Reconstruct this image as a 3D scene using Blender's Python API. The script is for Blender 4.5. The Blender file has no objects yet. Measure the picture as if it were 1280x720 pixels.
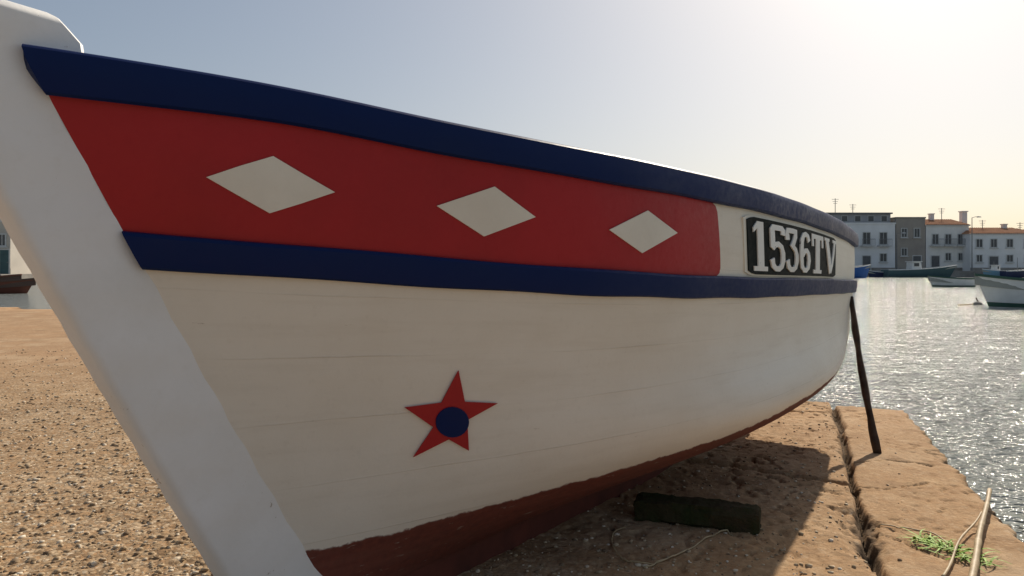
import bpy, bmesh, math, random
import numpy as np
from mathutils import Vector, Matrix
from mathutils.bvhtree import BVHTree
random.seed(7); rng = np.random.default_rng(7)
SC = bpy.context.scene; COL = SC.collection
SC.view_settings.view_transform = 'Standard'; SC.view_settings.look = 'None'; SC.view_settings.exposure = 0
F = 900.0; HOR = 335.0; H = 1.0; GL = -.14
def U(px, py, Y): return Vector(((px-640)/F*Y, Y, H-(py-HOR)/F*Y))
def G(px, py, z=0.0):
    Y = (H-GL-z)*F/(py-HOR); return Vector(((px-640)/F*Y, Y, GL+z))
ORG = {}
# ------------------------------------------------------------------ helpers
def thing(name, label, cat, loc=(0,0,0), group=None):
    o = bpy.data.objects.new(name, None); COL.objects.link(o); o.location = loc
    o['label'] = label; o['category'] = cat
    if group: o['group'] = group
    ORG[o.name] = Vector(loc); return o
def tag(o, label, cat, group=None, kind=None):
    o['label'] = label; o['category'] = cat
    if group: o['group'] = group
    if kind: o['kind'] = kind
    return o
def mk(name, verts, faces, mat, parent=None, smooth=False, origin=None, recalc=True, bevel=0, label=None, split=0):
    if parent is not None: org = ORG[parent.name]
    else: org = Vector(origin) if origin is not None else Vector((0,0,0))
    me = bpy.data.meshes.new(name)
    me.from_pydata([tuple(Vector(v)-org) for v in verts], [], faces)
    if recalc or bevel:
        bm = bmesh.new(); bm.from_mesh(me)
        if bevel:
            bmesh.ops.recalc_face_normals(bm, faces=bm.faces[:])
            es = [e for e in bm.edges if len(e.link_faces)==2 and e.calc_face_angle(0) > 0.6]
            bmesh.ops.bevel(bm, geom=es, offset=bevel, segments=2, affect='EDGES', profile=0.6)
        bmesh.ops.recalc_face_normals(bm, faces=bm.faces[:]); bm.to_mesh(me); bm.free()
    if smooth: me.polygons.foreach_set('use_smooth', [True]*len(me.polygons))
    for m in (mat if isinstance(mat,(list,tuple)) else [mat]): me.materials.append(m)
    o = bpy.data.objects.new(name, me); COL.objects.link(o)
    if parent is not None: o.parent = parent; ORG[o.name] = org
    else: o.location = org; ORG[o.name] = org
    if label: o['label'] = label
    if split:
        md=o.modifiers.new('edges','EDGE_SPLIT'); md.split_angle=math.radians(split)
    return o
def fastmesh(name, co, fa, k):
    me=bpy.data.meshes.new(name); me.vertices.add(len(co)); me.vertices.foreach_set('co',co.astype(np.float32).ravel())
    me.loops.add(fa.size); me.loops.foreach_set('vertex_index',fa.astype(np.int32).ravel()); me.polygons.add(len(fa))
    me.polygons.foreach_set('loop_start',np.arange(0,fa.size,k,dtype=np.int32)); me.polygons.foreach_set('loop_total',np.full(len(fa),k,dtype=np.int32))
    me.update(); me.validate(); return me
class MB:
    def __init__(s): s.v=[]; s.f=[]
    def add(s, vs, fs):
        n=len(s.v); s.v += [Vector(v) for v in vs]; s.f += [[n+i for i in f] for f in fs]; return s
    def box(s, x0,x1,y0,y1,z0,z1):
        return s.add([(x0,y0,z0),(x1,y0,z0),(x1,y1,z0),(x0,y1,z0),(x0,y0,z1),(x1,y0,z1),(x1,y1,z1),(x0,y1,z1)],
          [(0,3,2,1),(4,5,6,7),(0,1,5,4),(1,2,6,5),(2,3,7,6),(3,0,4,7)])
    def tube(s, pts, rad, n=8, cap=True, wob=0):
        pts=[Vector(p) for p in pts]; m=len(pts)
        if not hasattr(rad,'__len__'): rad=[rad]*m
        rings=[]; up=Vector((0,0,1))
        for i,p in enumerate(pts):
            d=(pts[min(i+1,m-1)]-pts[max(i-1,0)]).normalized()
            r=d.cross(up)
            if r.length<.05: r=d.cross(Vector((1,0,0)))
            r.normalize(); q=r.cross(d)
            rings.append([p+(r*math.cos(2*math.pi*k/n)+q*math.sin(2*math.pi*k/n))*rad[i]*(1+wob*(random.random()-.5)) for k in range(n)])
        fs=[]
        for i in range(m-1):
            for k in range(n): fs.append((i*n+k,i*n+(k+1)%n,(i+1)*n+(k+1)%n,(i+1)*n+k))
        if cap: fs += [tuple(range(n-1,-1,-1)), tuple((m-1)*n+k for k in range(n))]
        return s.add([v for r in rings for v in r], fs)
    def build(s, name, mat, parent=None, **k): return mk(name, s.v, s.f, mat, parent, **k)
def spline(xs, ys):
    xs=np.array(xs,float); ys=np.array(ys,float); n=len(xs); h=np.diff(xs)
    A=np.zeros((n,n)); r=np.zeros(n); A[0,0]=A[-1,-1]=1
    for i in range(1,n-1):
        A[i,i-1]=h[i-1]; A[i,i]=2*(h[i-1]+h[i]); A[i,i+1]=h[i]
        r[i]=6*((ys[i+1]-ys[i])/h[i]-(ys[i]-ys[i-1])/h[i-1])
    M_=np.linalg.solve(A,r)
    def f(x):
        x=np.asarray(x,float); i=np.clip(np.searchsorted(xs,x)-1,0,n-2)
        d0=xs[i+1]-x; d1=x-xs[i]; hi=h[i]
        return M_[i]*d0**3/(6*hi)+M_[i+1]*d1**3/(6*hi)+(ys[i]/hi-M_[i]*hi/6)*d0+(ys[i+1]/hi-M_[i+1]*hi/6)*d1
    return f
def vnoise(x, y, seed=0):
    xi=np.floor(x).astype(np.int64); yi=np.floor(y).astype(np.int64); fx=x-xi; fy=y-yi
    fx=fx*fx*(3-2*fx); fy=fy*fy*(3-2*fy)
    def h(a,b):
        n=(a*374761393+b*668265263+seed*974711)&0x7fffffff
        n=((n^(n>>13))*1274126177)&0x7fffffff
        return ((n^(n>>16))&0xffff)/65535.0
    return (h(xi,yi)*(1-fx)+h(xi+1,yi)*fx)*(1-fy)+(h(xi,yi+1)*(1-fx)+h(xi+1,yi+1)*fx)*fy
def fbm(x,y,o=4,seed=0):
    s=0;a=.5
    for i in range(o): s=s+a*(vnoise(x,y,seed+i)-.5); x=x*2.03+11.3; y=y*2.03+5.7; a*=.5
    return s
# ------------------------------------------------------------------ materials
def newmat(name):
    m=bpy.data.materials.new(name); m.use_nodes=True; nt=m.node_tree
    return m, nt, nt.nodes['Principled BSDF']
def nd(nt, t, **k):
    n=nt.nodes.new(t)
    for a,b in k.items(): setattr(n,a,b)
    return n
def noise(nt, vec, scale, detail=4, rough=.55, dist=0):
    n=nd(nt,'ShaderNodeTexNoise'); n.inputs['Scale'].default_value=scale; n.inputs['Detail'].default_value=detail
    n.inputs['Roughness'].default_value=rough; n.inputs['Distortion'].default_value=dist
    nt.links.new(vec,n.inputs['Vector']); return n.outputs['Fac']
def ramp(nt, fac, stops):
    r=nd(nt,'ShaderNodeValToRGB'); e=r.color_ramp.elements
    while len(e)<len(stops): e.new(.5)
    for i,(p,c) in enumerate(stops):
        e[i].position=p; e[i].color=(c if len(c)==4 else tuple(c)+(1,)) if hasattr(c,'__len__') else (c,c,c,1)
    nt.links.new(fac,r.inputs['Fac']); return r.outputs['Color']
def mix(nt, fac, a, b, mode='MIX'):
    m=nd(nt,'ShaderNodeMix'); m.data_type='RGBA'; m.blend_type=mode
    def put(s,v):
        if hasattr(v,'links'): nt.links.new(v,s)
        elif hasattr(v,'__len__'): s.default_value=tuple(v)+(1,) if len(v)==3 else v
        else: s.default_value=v
    put(m.inputs[0],fac); put(m.inputs[6],a); put(m.inputs[7],b); return m.outputs[2]
def math_(nt, op, a, b=None, c=None):
    m=nd(nt,'ShaderNodeMath',operation=op)
    for i,v in enumerate((a,b,c)):
        if v is None: continue
        if hasattr(v,'links'): nt.links.new(v,m.inputs[i])
        else: m.inputs[i].default_value=v
    return m.outputs[0]
def mrange(nt, v, a, b, c=0, d=1):
    n=nd(nt,'ShaderNodeMapRange')
    for i,x in ((1,a),(2,b),(3,c),(4,d)): n.inputs[i].default_value=x
    nt.links.new(v,n.inputs[0]); return n.outputs[0]
def bump(nt, bs, h, strength=.3, dist=.01, prev=None):
    b=nd(nt,'ShaderNodeBump'); b.inputs['Strength'].default_value=strength; b.inputs['Distance'].default_value=dist
    nt.links.new(h,b.inputs['Height'])
    if prev is not None: nt.links.new(prev,b.inputs['Normal'])
    nt.links.new(b.outputs[0],bs.inputs['Normal']); return b.outputs[0]
def objco(nt): return nd(nt,'ShaderNodeTexCoord').outputs['Object']
def pm(name, c1, c2=None, scale=6, rough=.6, bmp=.15, bscale=60, bdist=.004, metal=0, spec=.5):
    m,nt,bs=newmat(name); co=objco(nt)
    c2=c2 or tuple(x*.75 for x in c1)
    f=noise(nt,co,scale,5)
    nt.links.new(ramp(nt,f,[(.35,c1),(.7,c2)]),bs.inputs['Base Color'])
    bs.inputs['Roughness'].default_value=rough; bs.inputs['Metallic'].default_value=metal
    bs.inputs['Specular IOR Level'].default_value=spec
    if bmp: bump(nt,bs,noise(nt,co,bscale,4),bmp,bdist)
    return m
def paint(name, c, dirt, chips=None, rough=.33, spec=.45, chip_at=.70, fb=.25):
    """boat enamel: brush marks, grime, a few chips"""
    m,nt,bs=newmat(name); co=objco(nt)
    big=noise(nt,co,2.3,6,.6); fine=noise(nt,co,38,4,.6)
    col=mix(nt, ramp(nt,big,[(.42,0),(.78,.75)]), c, dirt)
    col=mix(nt, ramp(nt,fine,[(.55,0),(.8,.25)]), col, dirt)
    if chips:
        ch=noise(nt,co,17,8,.72); col=mix(nt, ramp(nt,ch,[(chip_at,0),(chip_at+.02,1)]), col, chips)
    nt.links.new(col,bs.inputs['Base Color'])
    nt.links.new(ramp(nt,fine,[(.3,rough-.06),(.75,rough+.16)]),bs.inputs['Roughness'])
    bs.inputs['Specular IOR Level'].default_value=spec
    b=bump(nt,bs,noise(nt,co,7,3),.9*fb,.011); bump(nt,bs,noise(nt,co,90,4),fb,.0018,b)
    return m
WHITE=(.86,.79,.68); CREAM=(.76,.675,.55)
M={}
M['stem']=paint('stem white enamel',(.87,.85,.82),(.74,.70,.63),(.38,.31,.23),.5,.35,.665)
M['navy']=paint('navy enamel',(.004,.016,.086),(.009,.022,.08),(.07,.08,.10),.42,.13,.70,.08)
M['red']=paint('red enamel',(.42,.017,.022),(.32,.016,.018),(.30,.10,.08),.40,.3,.715)
M['decal']=paint('cream enamel',(.85,.80,.69),(.72,.65,.54),None,.45,.3)
M['board']=paint('green black board',(.007,.010,.010),(.020,.023,.021),(.13,.13,.12),.6,.10,.69)
M['letter']=paint('letter paint',(.87,.85,.80),(.68,.65,.59),(.20,.19,.17),.45,.3,.65)
M['antifoul']=pm('dark red antifouling',(.15,.042,.028),(.09,.03,.021),8,.85,spec=.2)
M['wood']=pm('grey brown weathered wood',(.09,.055,.035),(.035,.022,.015),14,.85,.6,40,.008,spec=.2)
M['cane']=pm('dry cane',(.52,.39,.22),(.33,.23,.12),20,.6,.3,60)
M['moss']=pm('dark mossy weathered timber',(.062,.043,.024),(.030,.040,.013),8,.95,1.0,26,.02,spec=.10)
M['inner']=pm('interior grey paint',(.45,.47,.48),(.36,.37,.36),5,.6)
def hull_mat():
    m,nt,bs=newmat('hull white over red bottom paint'); co=objco(nt)
    uv=nd(nt,'ShaderNodeUVMap'); uv.uv_map='hull'
    sep=nd(nt,'ShaderNodeSeparateXYZ'); nt.links.new(uv.outputs[0],sep.inputs[0]); u,v=sep.outputs[0],sep.outputs[1]
    mp=nd(nt,'ShaderNodeMapping'); mp.inputs['Scale'].default_value=(1.2,16,1); nt.links.new(uv.outputs[0],mp.inputs[0])
    streak=noise(nt,mp.outputs[0],1.6,6,.6)
    big=noise(nt,co,1.7,5,.6); fine=noise(nt,co,42,5,.6)
    col=mix(nt, ramp(nt,big,[(.4,0),(.75,.7)]), WHITE, CREAM)
    col=mix(nt, ramp(nt,streak,[(.5,0),(.8,.26)]), col, (.58,.49,.37))
    col=mix(nt, ramp(nt,fine,[(.58,0),(.8,.16)]), col, (.52,.45,.35))
    # plank seams, mostly filled and painted over, open here and there
    w=math_(nt,'ADD',v,math_(nt,'MULTIPLY',math_(nt,'SUBTRACT',big,.5),.012))
    fr=math_(nt,'FRACT',math_(nt,'MULTIPLY',w,9.0)); dl=math_(nt,'ABSOLUTE',math_(nt,'SUBTRACT',fr,.5))
    line=ramp(nt,dl,[(0,1),(.018,0)])
    mp2=nd(nt,'ShaderNodeMapping'); mp2.inputs['Scale'].default_value=(1.6,5,1); nt.links.new(uv.outputs[0],mp2.inputs[0])
    vis=ramp(nt,noise(nt,mp2.outputs[0],1.3,3),[(.40,.10),(.66,1)])
    seam=math_(nt,'MULTIPLY',line,vis)
    col=mix(nt, math_(nt,'MULTIPLY',seam,.32), col, (.46,.37,.27))
    # rub marks, scratches and chips
    mp3=nd(nt,'ShaderNodeMapping'); mp3.inputs['Scale'].default_value=(3,22,1); mp3.inputs['Rotation'].default_value=(0,0,.12); nt.links.new(uv.outputs[0],mp3.inputs[0])
    ch=noise(nt,mp3.outputs[0],3.2,8,.72)
    col=mix(nt, ramp(nt,ch,[(.66,0),(.69,.5)]), col, (.48,.39,.29))
    # bottom paint with a hand-cut, worn edge
    e=math_(nt,'ADD',v,math_(nt,'MULTIPLY',math_(nt,'SUBTRACT',noise(nt,co,9,7,.72),.5),.034))
    low=ramp(nt,math_(nt,'SUBTRACT',e,mrange(nt,u,.9,3.6,.85,.765)),[(0,0),(.004,1)])
    rc=mix(nt, ramp(nt,fine,[(.35,0),(.75,1)]), (.20,.053,.034), (.13,.037,.026))
    rc=mix(nt, ramp(nt,streak,[(.45,0),(.7,.5)]), rc, (.25,.09,.06))
    rc=mix(nt, ramp(nt,ch,[(.62,0),(.66,.6)]), rc, (.45,.37,.29))
    rc=mix(nt, ramp(nt,big,[(.4,0),(.8,.6)]), rc, (.12,.06,.042))
    col=mix(nt,low,col,rc)
    nt.links.new(col,bs.inputs['Base Color'])
    nt.links.new(mix(nt,low,ramp(nt,fine,[(.3,.38),(.75,.52)]),(.85,.85,.85)),bs.inputs['Roughness'])
    bs.inputs['Specular IOR Level'].default_value=.28
    b=bump(nt,bs,noise(nt,mp.outputs[0],1.1,4),.25,.009)
    b=bump(nt,bs,math_(nt,'SUBTRACT',1.0,seam),.4,.003,b)
    b=bump(nt,bs,noise(nt,co,5,3),.18,.012,b)
    bump(nt,bs,noise(nt,co,80,4),.22,.002,b)
    return m
M['hull']=hull_mat()
# ------------------------------------------------------------------ the beached boat
AX=Vector((.616,.788,0)); BX=Vector((.788,-.616,0)); P0=Vector((-1.06,1.65,0))
def W(a,b,z): return P0+AX*float(a)+BX*float(b)+Vector((0,0,float(z)))
LV=[ # v, a, b, z
 (0,  [-.067,.333,.841,1.415,2.125,3.077,4.05,4.6,4.92],[.05,.239,.459,.641,.738,.763,.708,.648,.606],[1.472,1.450,1.398,1.362,1.342,1.314,1.278,1.254,1.238]),
 (.30,[.139,.3685,.892,1.459,2.174,3.128,4.05,4.6,4.90],[.05,.179,.411,.606,.715,.752,.703,.648,.611],[1.09,1.071,1.03,.995,.967,.949,.932,.921,.917]),
 (.62,[.432,.70,1.0,1.5,2.2,3.2,4.1,4.86],[.05,.185,.325,.52,.672,.735,.690,.592],[.55,.55,.548,.543,.543,.555,.575,.605]),
 (.85,[.655,.934,1.54,2.264,3.47,4.2,4.80],[.05,.165,.385,.572,.650,.580,.455],[.158,.168,.19,.205,.245,.295,.385]),
 (1.0,[.77,.98,1.5,2.2,3.0,3.8,4.7],[.05,.052,.055,.055,.055,.052,.05],[-.04,-.045,-.05,-.045,-.01,.09,.29])]
NT,NV=170,90
tt=np.linspace(0,1,NT)**1.25; vv=np.linspace(0,1,NV)
lev=[]
for v,a,b,z in LV:
    aa=a[0]+(a[-1]-a[0])*tt; lev.append(np.stack([aa,spline(a,b)(aa),spline(a,z)(aa)],1))
lev=np.array(lev); GRD=np.zeros((NT,NV,3)); vk=[l[0] for l in LV]
for i in range(NT):
    for c in range(3): GRD[i,:,c]=spline(vk,lev[:,i,c])(vv)
GRD[:,:,1]=np.maximum(GRD[:,:,1],.045)
du=np.gradient(GRD,axis=0); dv=np.gradient(GRD,axis=1); NRM=np.cross(dv,du); NRM/=np.linalg.norm(NRM,axis=2,keepdims=True)
if NRM[NT//2,NV//3,1]<0: NRM=-NRM
idx=np.arange(NT,dtype=float)
def samp(arr,t,v):
    i=float(np.interp(t,tt,idx)); j=min(max(v,0),1)*(NV-1)
    i0=min(int(i),NT-2); j0=min(int(j),NV-2); fi=i-i0; fj=j-j0
    return (arr[i0,j0]*(1-fi)+arr[i0+1,j0]*fi)*(1-fj)+(arr[i0,j0+1]*(1-fi)+arr[i0+1,j0+1]*fi)*fj
def HP(t,v,off=0):
    p=samp(GRD,t,v)
    if off: p=p+samp(NRM,t,v)*off
    return p
def vAt(t,z):
    i=float(np.interp(t,tt,idx)); i0=min(int(i),NT-2); fi=i-i0
    zz=GRD[i0,:,2]*(1-fi)+GRD[i0+1,:,2]*fi
    return float(np.interp(-z,-zz,vv))
def vGun(t): return vAt(t,HP(t,0)[2]-(.086-.004*min(1,max(0,t/.1))+.006*min(1,max(0,(t-.2)/.2))))
def vRailT(t): return .30
def vRailB(t): return vAt(t,HP(t,.3)[2]-.088)
aMidT=lambda a: float(np.interp(a,GRD[:,int(.18*NV),0],tt))
base=W(2.4,0,GL)
boat=thing('fishing_boat','large beached white fishing boat with navy rails, red band, diamonds and star','boat',base)
V=[];FC=[];UVS=[]
for sgn in (1,-1):
    o=len(V)
    for i in range(NT):
        for j in range(NV):
            p=GRD[i,j]; V.append(W(p[0],p[1]*sgn,p[2])); UVS.append((p[0],vv[j]))
    for i in range(NT-1):
        for j in range(NV-1):
            q=[o+i*NV+j,o+(i+1)*NV+j,o+(i+1)*NV+j+1,o+i*NV+j+1]; FC.append(q if sgn>0 else q[::-1])
for j in range(NV-1):
    a=(NT-1)*NV+j; b=NT*NV+(NT-1)*NV+j; FC.append([a,b,b+1,a+1])
hull=mk('hull',V,FC,M['hull'],boat,smooth=True,recalc=False,split=55)
uvl=hull.data.uv_layers.new(name='hull')
li=np.zeros(len(hull.data.loops),dtype=np.int32); hull.data.loops.foreach_get('vertex_index',li)
uvl.data.foreach_set('uv',np.array(UVS)[li].astype(np.float32).ravel())
bvh=BVHTree.FromPolygons([tuple(v) for v in V[:NT*NV]],[f for f in FC if max(f)<NT*NV])
def sweep(ring_fn, ts, sgn, name, mat):
    vs=[];fs=[];n=None
    for t in ts:
        r=ring_fn(t); n=len(r)
        vs+=[W(p[0],p[1]*sgn,p[2]) for p in r]
    m=len(ts)
    for i in range(m-1):
        for k in range(n): fs.append((i*n+k,i*n+(k+1)%n,(i+1)*n+(k+1)%n,(i+1)*n+k))
    fs+=[tuple(range(n)),tuple((m-1)*n+k for k in range(n))]
    return mk(name,vs,fs,mat,boat,smooth=True,split=32)
def hor(t,v):
    n=samp(NRM,t,v).copy(); n[2]=0; return n/np.linalg.norm(n)
Zv=np.array([0,0,1.0])
def wob(t,k): return .0016*math.sin(t*61+k)+.0014*math.sin(t*23+2*k)
def gun_ring(t):
    vb=vGun(t)+.0012*math.sin(t*47); S=HP(t,0); n=hor(t,.04); w=wob(t,1); th=.028+w
    b0=HP(t,vb,-.004); b1=HP(t,vb,th-.008); b2=HP(t,vb-.006,th-.001)
    m1=HP(t,vb*.5,th+.002); t1=HP(t,.012,th); t2=S+n*(th-.003)+Zv*.003; t25=S+n*(th-.008)+Zv*.0085; t3=S+n*(th-.016)+Zv*.012
    i1=S-n*.07+Zv*.013; i2=S-n*.07-Zv*.035; i3=S-n*.006-Zv*.035
    return [b0,b1,b2,m1,t1,t2,t25,t3,i1,i2,i3]
def rail_ring(t):
    va,vb=vRailT(t)+.001*math.sin(t*39),vRailB(t)+.0012*math.sin(t*52+1); th=.022+wob(t,4)
    return [HP(t,va,-.004),HP(t,va,th-.007),HP(t,va+.005,th-.001),HP(t,(va+vb)/2,th+.002),HP(t,vb-.005,th-.001),HP(t,vb,th-.007),HP(t,vb,-.004)]
ts=np.linspace(0,1,130)**1.2
for s in (1,-1):
    sweep(gun_ring,ts,s,'gunwale',M['navy']); sweep(rail_ring,ts,s,'rub_rail',M['navy'])
tr=aMidT(2.13)
def panel(s):
    vs=[];fs=[];nu,nw=90,16
    for i in range(nu):
        for j in range(nw):
            w=j/(nw-1); r=.16; d=0
            if w<r: d=1-math.sqrt(max(0,1-((r-w)/r)**2))
            if w>1-r: d=1-math.sqrt(max(0,1-((w-1+r)/r)**2))
            te=tr-.010*d
            t=te*(i/(nu-1)); va=vGun(t)-.006; vb=vRailT(t)+.006
            p=HP(t,va+(vb-va)*w,.0028); vs.append(W(p[0],p[1]*s,p[2]))
    for i in range(nu-1):
        for j in range(nw-1): fs.append((i*nw+j,(i+1)*nw+j,(i+1)*nw+j+1,i*nw+j+1))
    mk('red_panel',vs,fs,M['red'],boat,smooth=True)
panel(1); panel(-1)
cam0=Vector((0,0,H))
def project(poly, off, mat, name, parent, label=None, cuts=3, thick=.004):
    bm=bmesh.new(); f=bm.faces.new([bm.verts.new((x,-y,0)) for x,y in poly])
    bmesh.ops.triangulate(bm,faces=[f]); bmesh.ops.subdivide_edges(bm,edges=bm.edges[:],cuts=cuts,use_grid_fill=True)
    bm.verts.ensure_lookup_table(); org=ORG[parent.name]
    for v in bm.verts:
        d=(U(v.co.x,-v.co.y,1.0)-cam0).normalized()
        hit,n,_,_=bvh.ray_cast(cam0,d)
        if n.dot(d)>0: n=-n
        v.co=hit+n*off-org
    g=bmesh.ops.extrude_face_region(bm,geom=bm.faces[:])
    ev=[x for x in g['geom'] if isinstance(x,bmesh.types.BMVert)]
    dirv=BX*.6+Vector((.1,-.4,0)); dirv.normalize()
    for x in ev: x.co=x.co-dirv*thick
    bmesh.ops.recalc_face_normals(bm,faces=bm.faces[:])
    me=bpy.data.meshes.new(name); bm.to_mesh(me); bm.free(); me.materials.append(mat)
    o=bpy.data.objects.new(name,me); COL.objects.link(o); o.parent=parent; ORG[o.name]=org
    if label: o['label']=label
    return o
project([(258,221),(300,207),(341,195),(378,217),(418,240),(376,254),(337,266),(298,244)],.0075,M['decal'],'diamond_mark',boat)
project([(545,257),(617,233),(668,271),(604,295)],.0075,M['decal'],'diamond_mark',boat)
project([(760,287),(808,263),(845,291),(801,316)],.0075,M['decal'],'diamond_mark',boat)
star=project([(572,462),(580,501),(621,503),(583,524),(585,562),(560,548),(516,570),(541,533),(505,508),(551,502)],.008,M['red'],'star_mark',boat,'red five pointed star')
project([(564+20.5*math.cos(k*math.pi/12),526+19*math.sin(k*math.pi/12)) for k in range(24)],.012,M['navy'],'star_centre',star,'navy disc in the middle of the star',cuts=1)
rab=lambda z: float(np.interp(z,[-.14,.158,.994,1.487,1.62],[.825,.655,.18,-.067,-.135]))
fro=lambda z: -.0815+(1.117-z)*.515-.012*math.sin(max(0,min(1,(z-.1)/1.4))*math.pi)
def stem():
    zs=np.linspace(GL,1.44,40); vs=[]
    rows=[(z,fro(z),rab(z)+.03,.052) for z in zs]+[(1.468,fro(1.468),.062,.052),(1.515,fro(1.515),.054,.052),(1.552,fro(1.552),.020,.052),(1.568,fro(1.568)+.002,.006,.049),(1.575,fro(1.575)+.012,-.010,.042)]
    for k,(z,a0,a1,h) in enumerate(rows):
        h+=.0014*math.sin(k*1.7); c=.010; tz=.012 if k>=len(rows)-3 else 0; a0+=.0015*math.sin(k*2.3)
        ring=[]
        R=.022
        for q in range(5):  # rounded, worn forward corner
            t=q/4*math.pi/2; ring.append((a0+R-R*math.cos(t),h-R+R*math.sin(t)))
        ring+=[(a1-c,h),(a1,h-c)]
        full=[(a,-b) for a,b in ring[::-1]]
        full=full+ring  # aft far side -> forward -> near side -> aft
        n=len(full)
        for (a,b) in full: vs.append(W(a,b,z+tz*(1 if a<(a0+a1)/2 else -.3)))
    m=len(rows);fs=[]
    for i in range(m-1):
        for k in range(n): fs.append((i*n+k,i*n+(k+1)%n,(i+1)*n+(k+1)%n,(i+1)*n+k))
    fs+=[tuple(range(n)),tuple((m-1)*n+k for k in range(n))]
    mk('stem_post',vs,fs,M['stem'],boat,smooth=True,split=40)
stem()
vs=[];fs=[]; ka=np.linspace(.80,4.68,24); gz=spline(LV[4][1],LV[4][3])
for i,a in enumerate(ka):
    z=float(gz(a))+.015; zb=max(GL-.01,float(gz(a))-.125); vs+=[W(a,-.046,zb),W(a,.046,zb),W(a,.046,z),W(a,-.046,z)]
for i in range(23):
    for k in range(4): fs.append((i*4+k,i*4+(k+1)%4,i*4+4+(k+1)%4,i*4+4+k))
fs+=[(0,1,2,3),(92,93,94,95)]
mk('keel',vs,fs,M['antifoul'],boat)
ins=np.linspace(.06,.995,40)
vs=[];fs=[]
for t in ins:
    p=HP(t,.27,-.036)
    for s in (-1,1): vs.append(W(p[0],s*max(.012,p[1]),p[2]))
for i in range(len(ins)-1): fs.append((2*i,2*i+1,2*i+3,2*i+2))
mk('deck',vs,fs,M['inner'],boat)
for s in (-1,1):
    vs=[];fs=[]
    for t in ins:
        for v in (.015,.1,.2,.28):
            p=HP(t,v,-.035); vs.append(W(p[0],s*max(.012,p[1]),p[2]))
    for i in range(len(ins)-1):
        for k in range(3): fs.append((4*i+k,4*i+k+1,4*i+k+5,4*i+k+4))
    mk('lining',vs,fs,M['inner'],boat,smooth=True)
for a in (1.9,3.1,4.2):
    t=aMidT(a); b=HP(t,.1)[1]-.045; z=HP(t,0)[2]-.16; q=MB()
    q.add([W(a+x,b*y,z+w) for w in (-.03,0) for x,y in ((-.12,-1),(.12,-1),(.12,1),(-.12,1))],[(0,3,2,1),(4,5,6,7),(0,1,5,4),(1,2,6,5),(2,3,7,6),(3,0,4,7)])
    q.build('thwart',M['wood'],boat)
# registration board
A1,A2=2.38,3.90
def surf(x,w,off):
    t=aMidT(A1+(A2-A1)*x); va=vGun(t); vb=.30
    p=HP(t,va+(vb-va)*w,off); return W(p[0],p[1],p[2])
def board_mesh(x0,x1,w0,w1,o0,o1,name,mat,parent,label=None,nu=40):
    vs=[];fs=[]
    for i in range(nu+1):
        x=x0+(x1-x0)*i/nu; e=min(1,min(i,nu-i)/1.5); ins_=.0 if e>=1 else .05*(1-e)
        for (w,o) in ((w0+ins_,o0),(w0+ins_,o1),(w1-ins_,o1),(w1-ins_,o0)): vs.append(surf(x,w,o))
    for i in range(nu):
        for k in range(4): fs.append((4*i+k,4*i+(k+1)%4,4*i+4+(k+1)%4,4*i+4+k))
    fs+=[(0,1,2,3),tuple(4*nu+k for k in range(4))]
    return mk(name,vs,fs,mat,parent,label=label)
board_mesh(-.018,1.008,.075,.97,-.002,.008,'board_backing',M['decal'],boat,'cream backing behind the number board')
board=board_mesh(0,1,.095,.95,.006,.0125,'number_board',M['board'],boat,'dark board with pale registration number')
def ribbon(mb, pts, w, kx=1.35):
    pts=[Vector((x,y,0)) for x,y in pts]; m=len(pts); vs=[]
    for i,p in enumerate(pts):
        d=(pts[min(i+1,m-1)]-pts[max(i-1,0)]).normalized(); n=Vector((-d.y,d.x,0)); n.x*=kx
        e=.004*i
        vs+=[p-n*w/2,p+n*w/2,p+n*w/2+Vector((0,0,1+e)),p-n*w/2+Vector((0,0,1+e))]
    fs=[]
    for i in range(m-1):
        for k in range(4): fs.append((i*4+k,i*4+(k+1)%4,i*4+4+(k+1)%4,i*4+4+k))
    fs+=[(0,1,2,3),tuple((m-1)*4+k for k in range(4))]
    mb.add(vs,fs)
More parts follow.
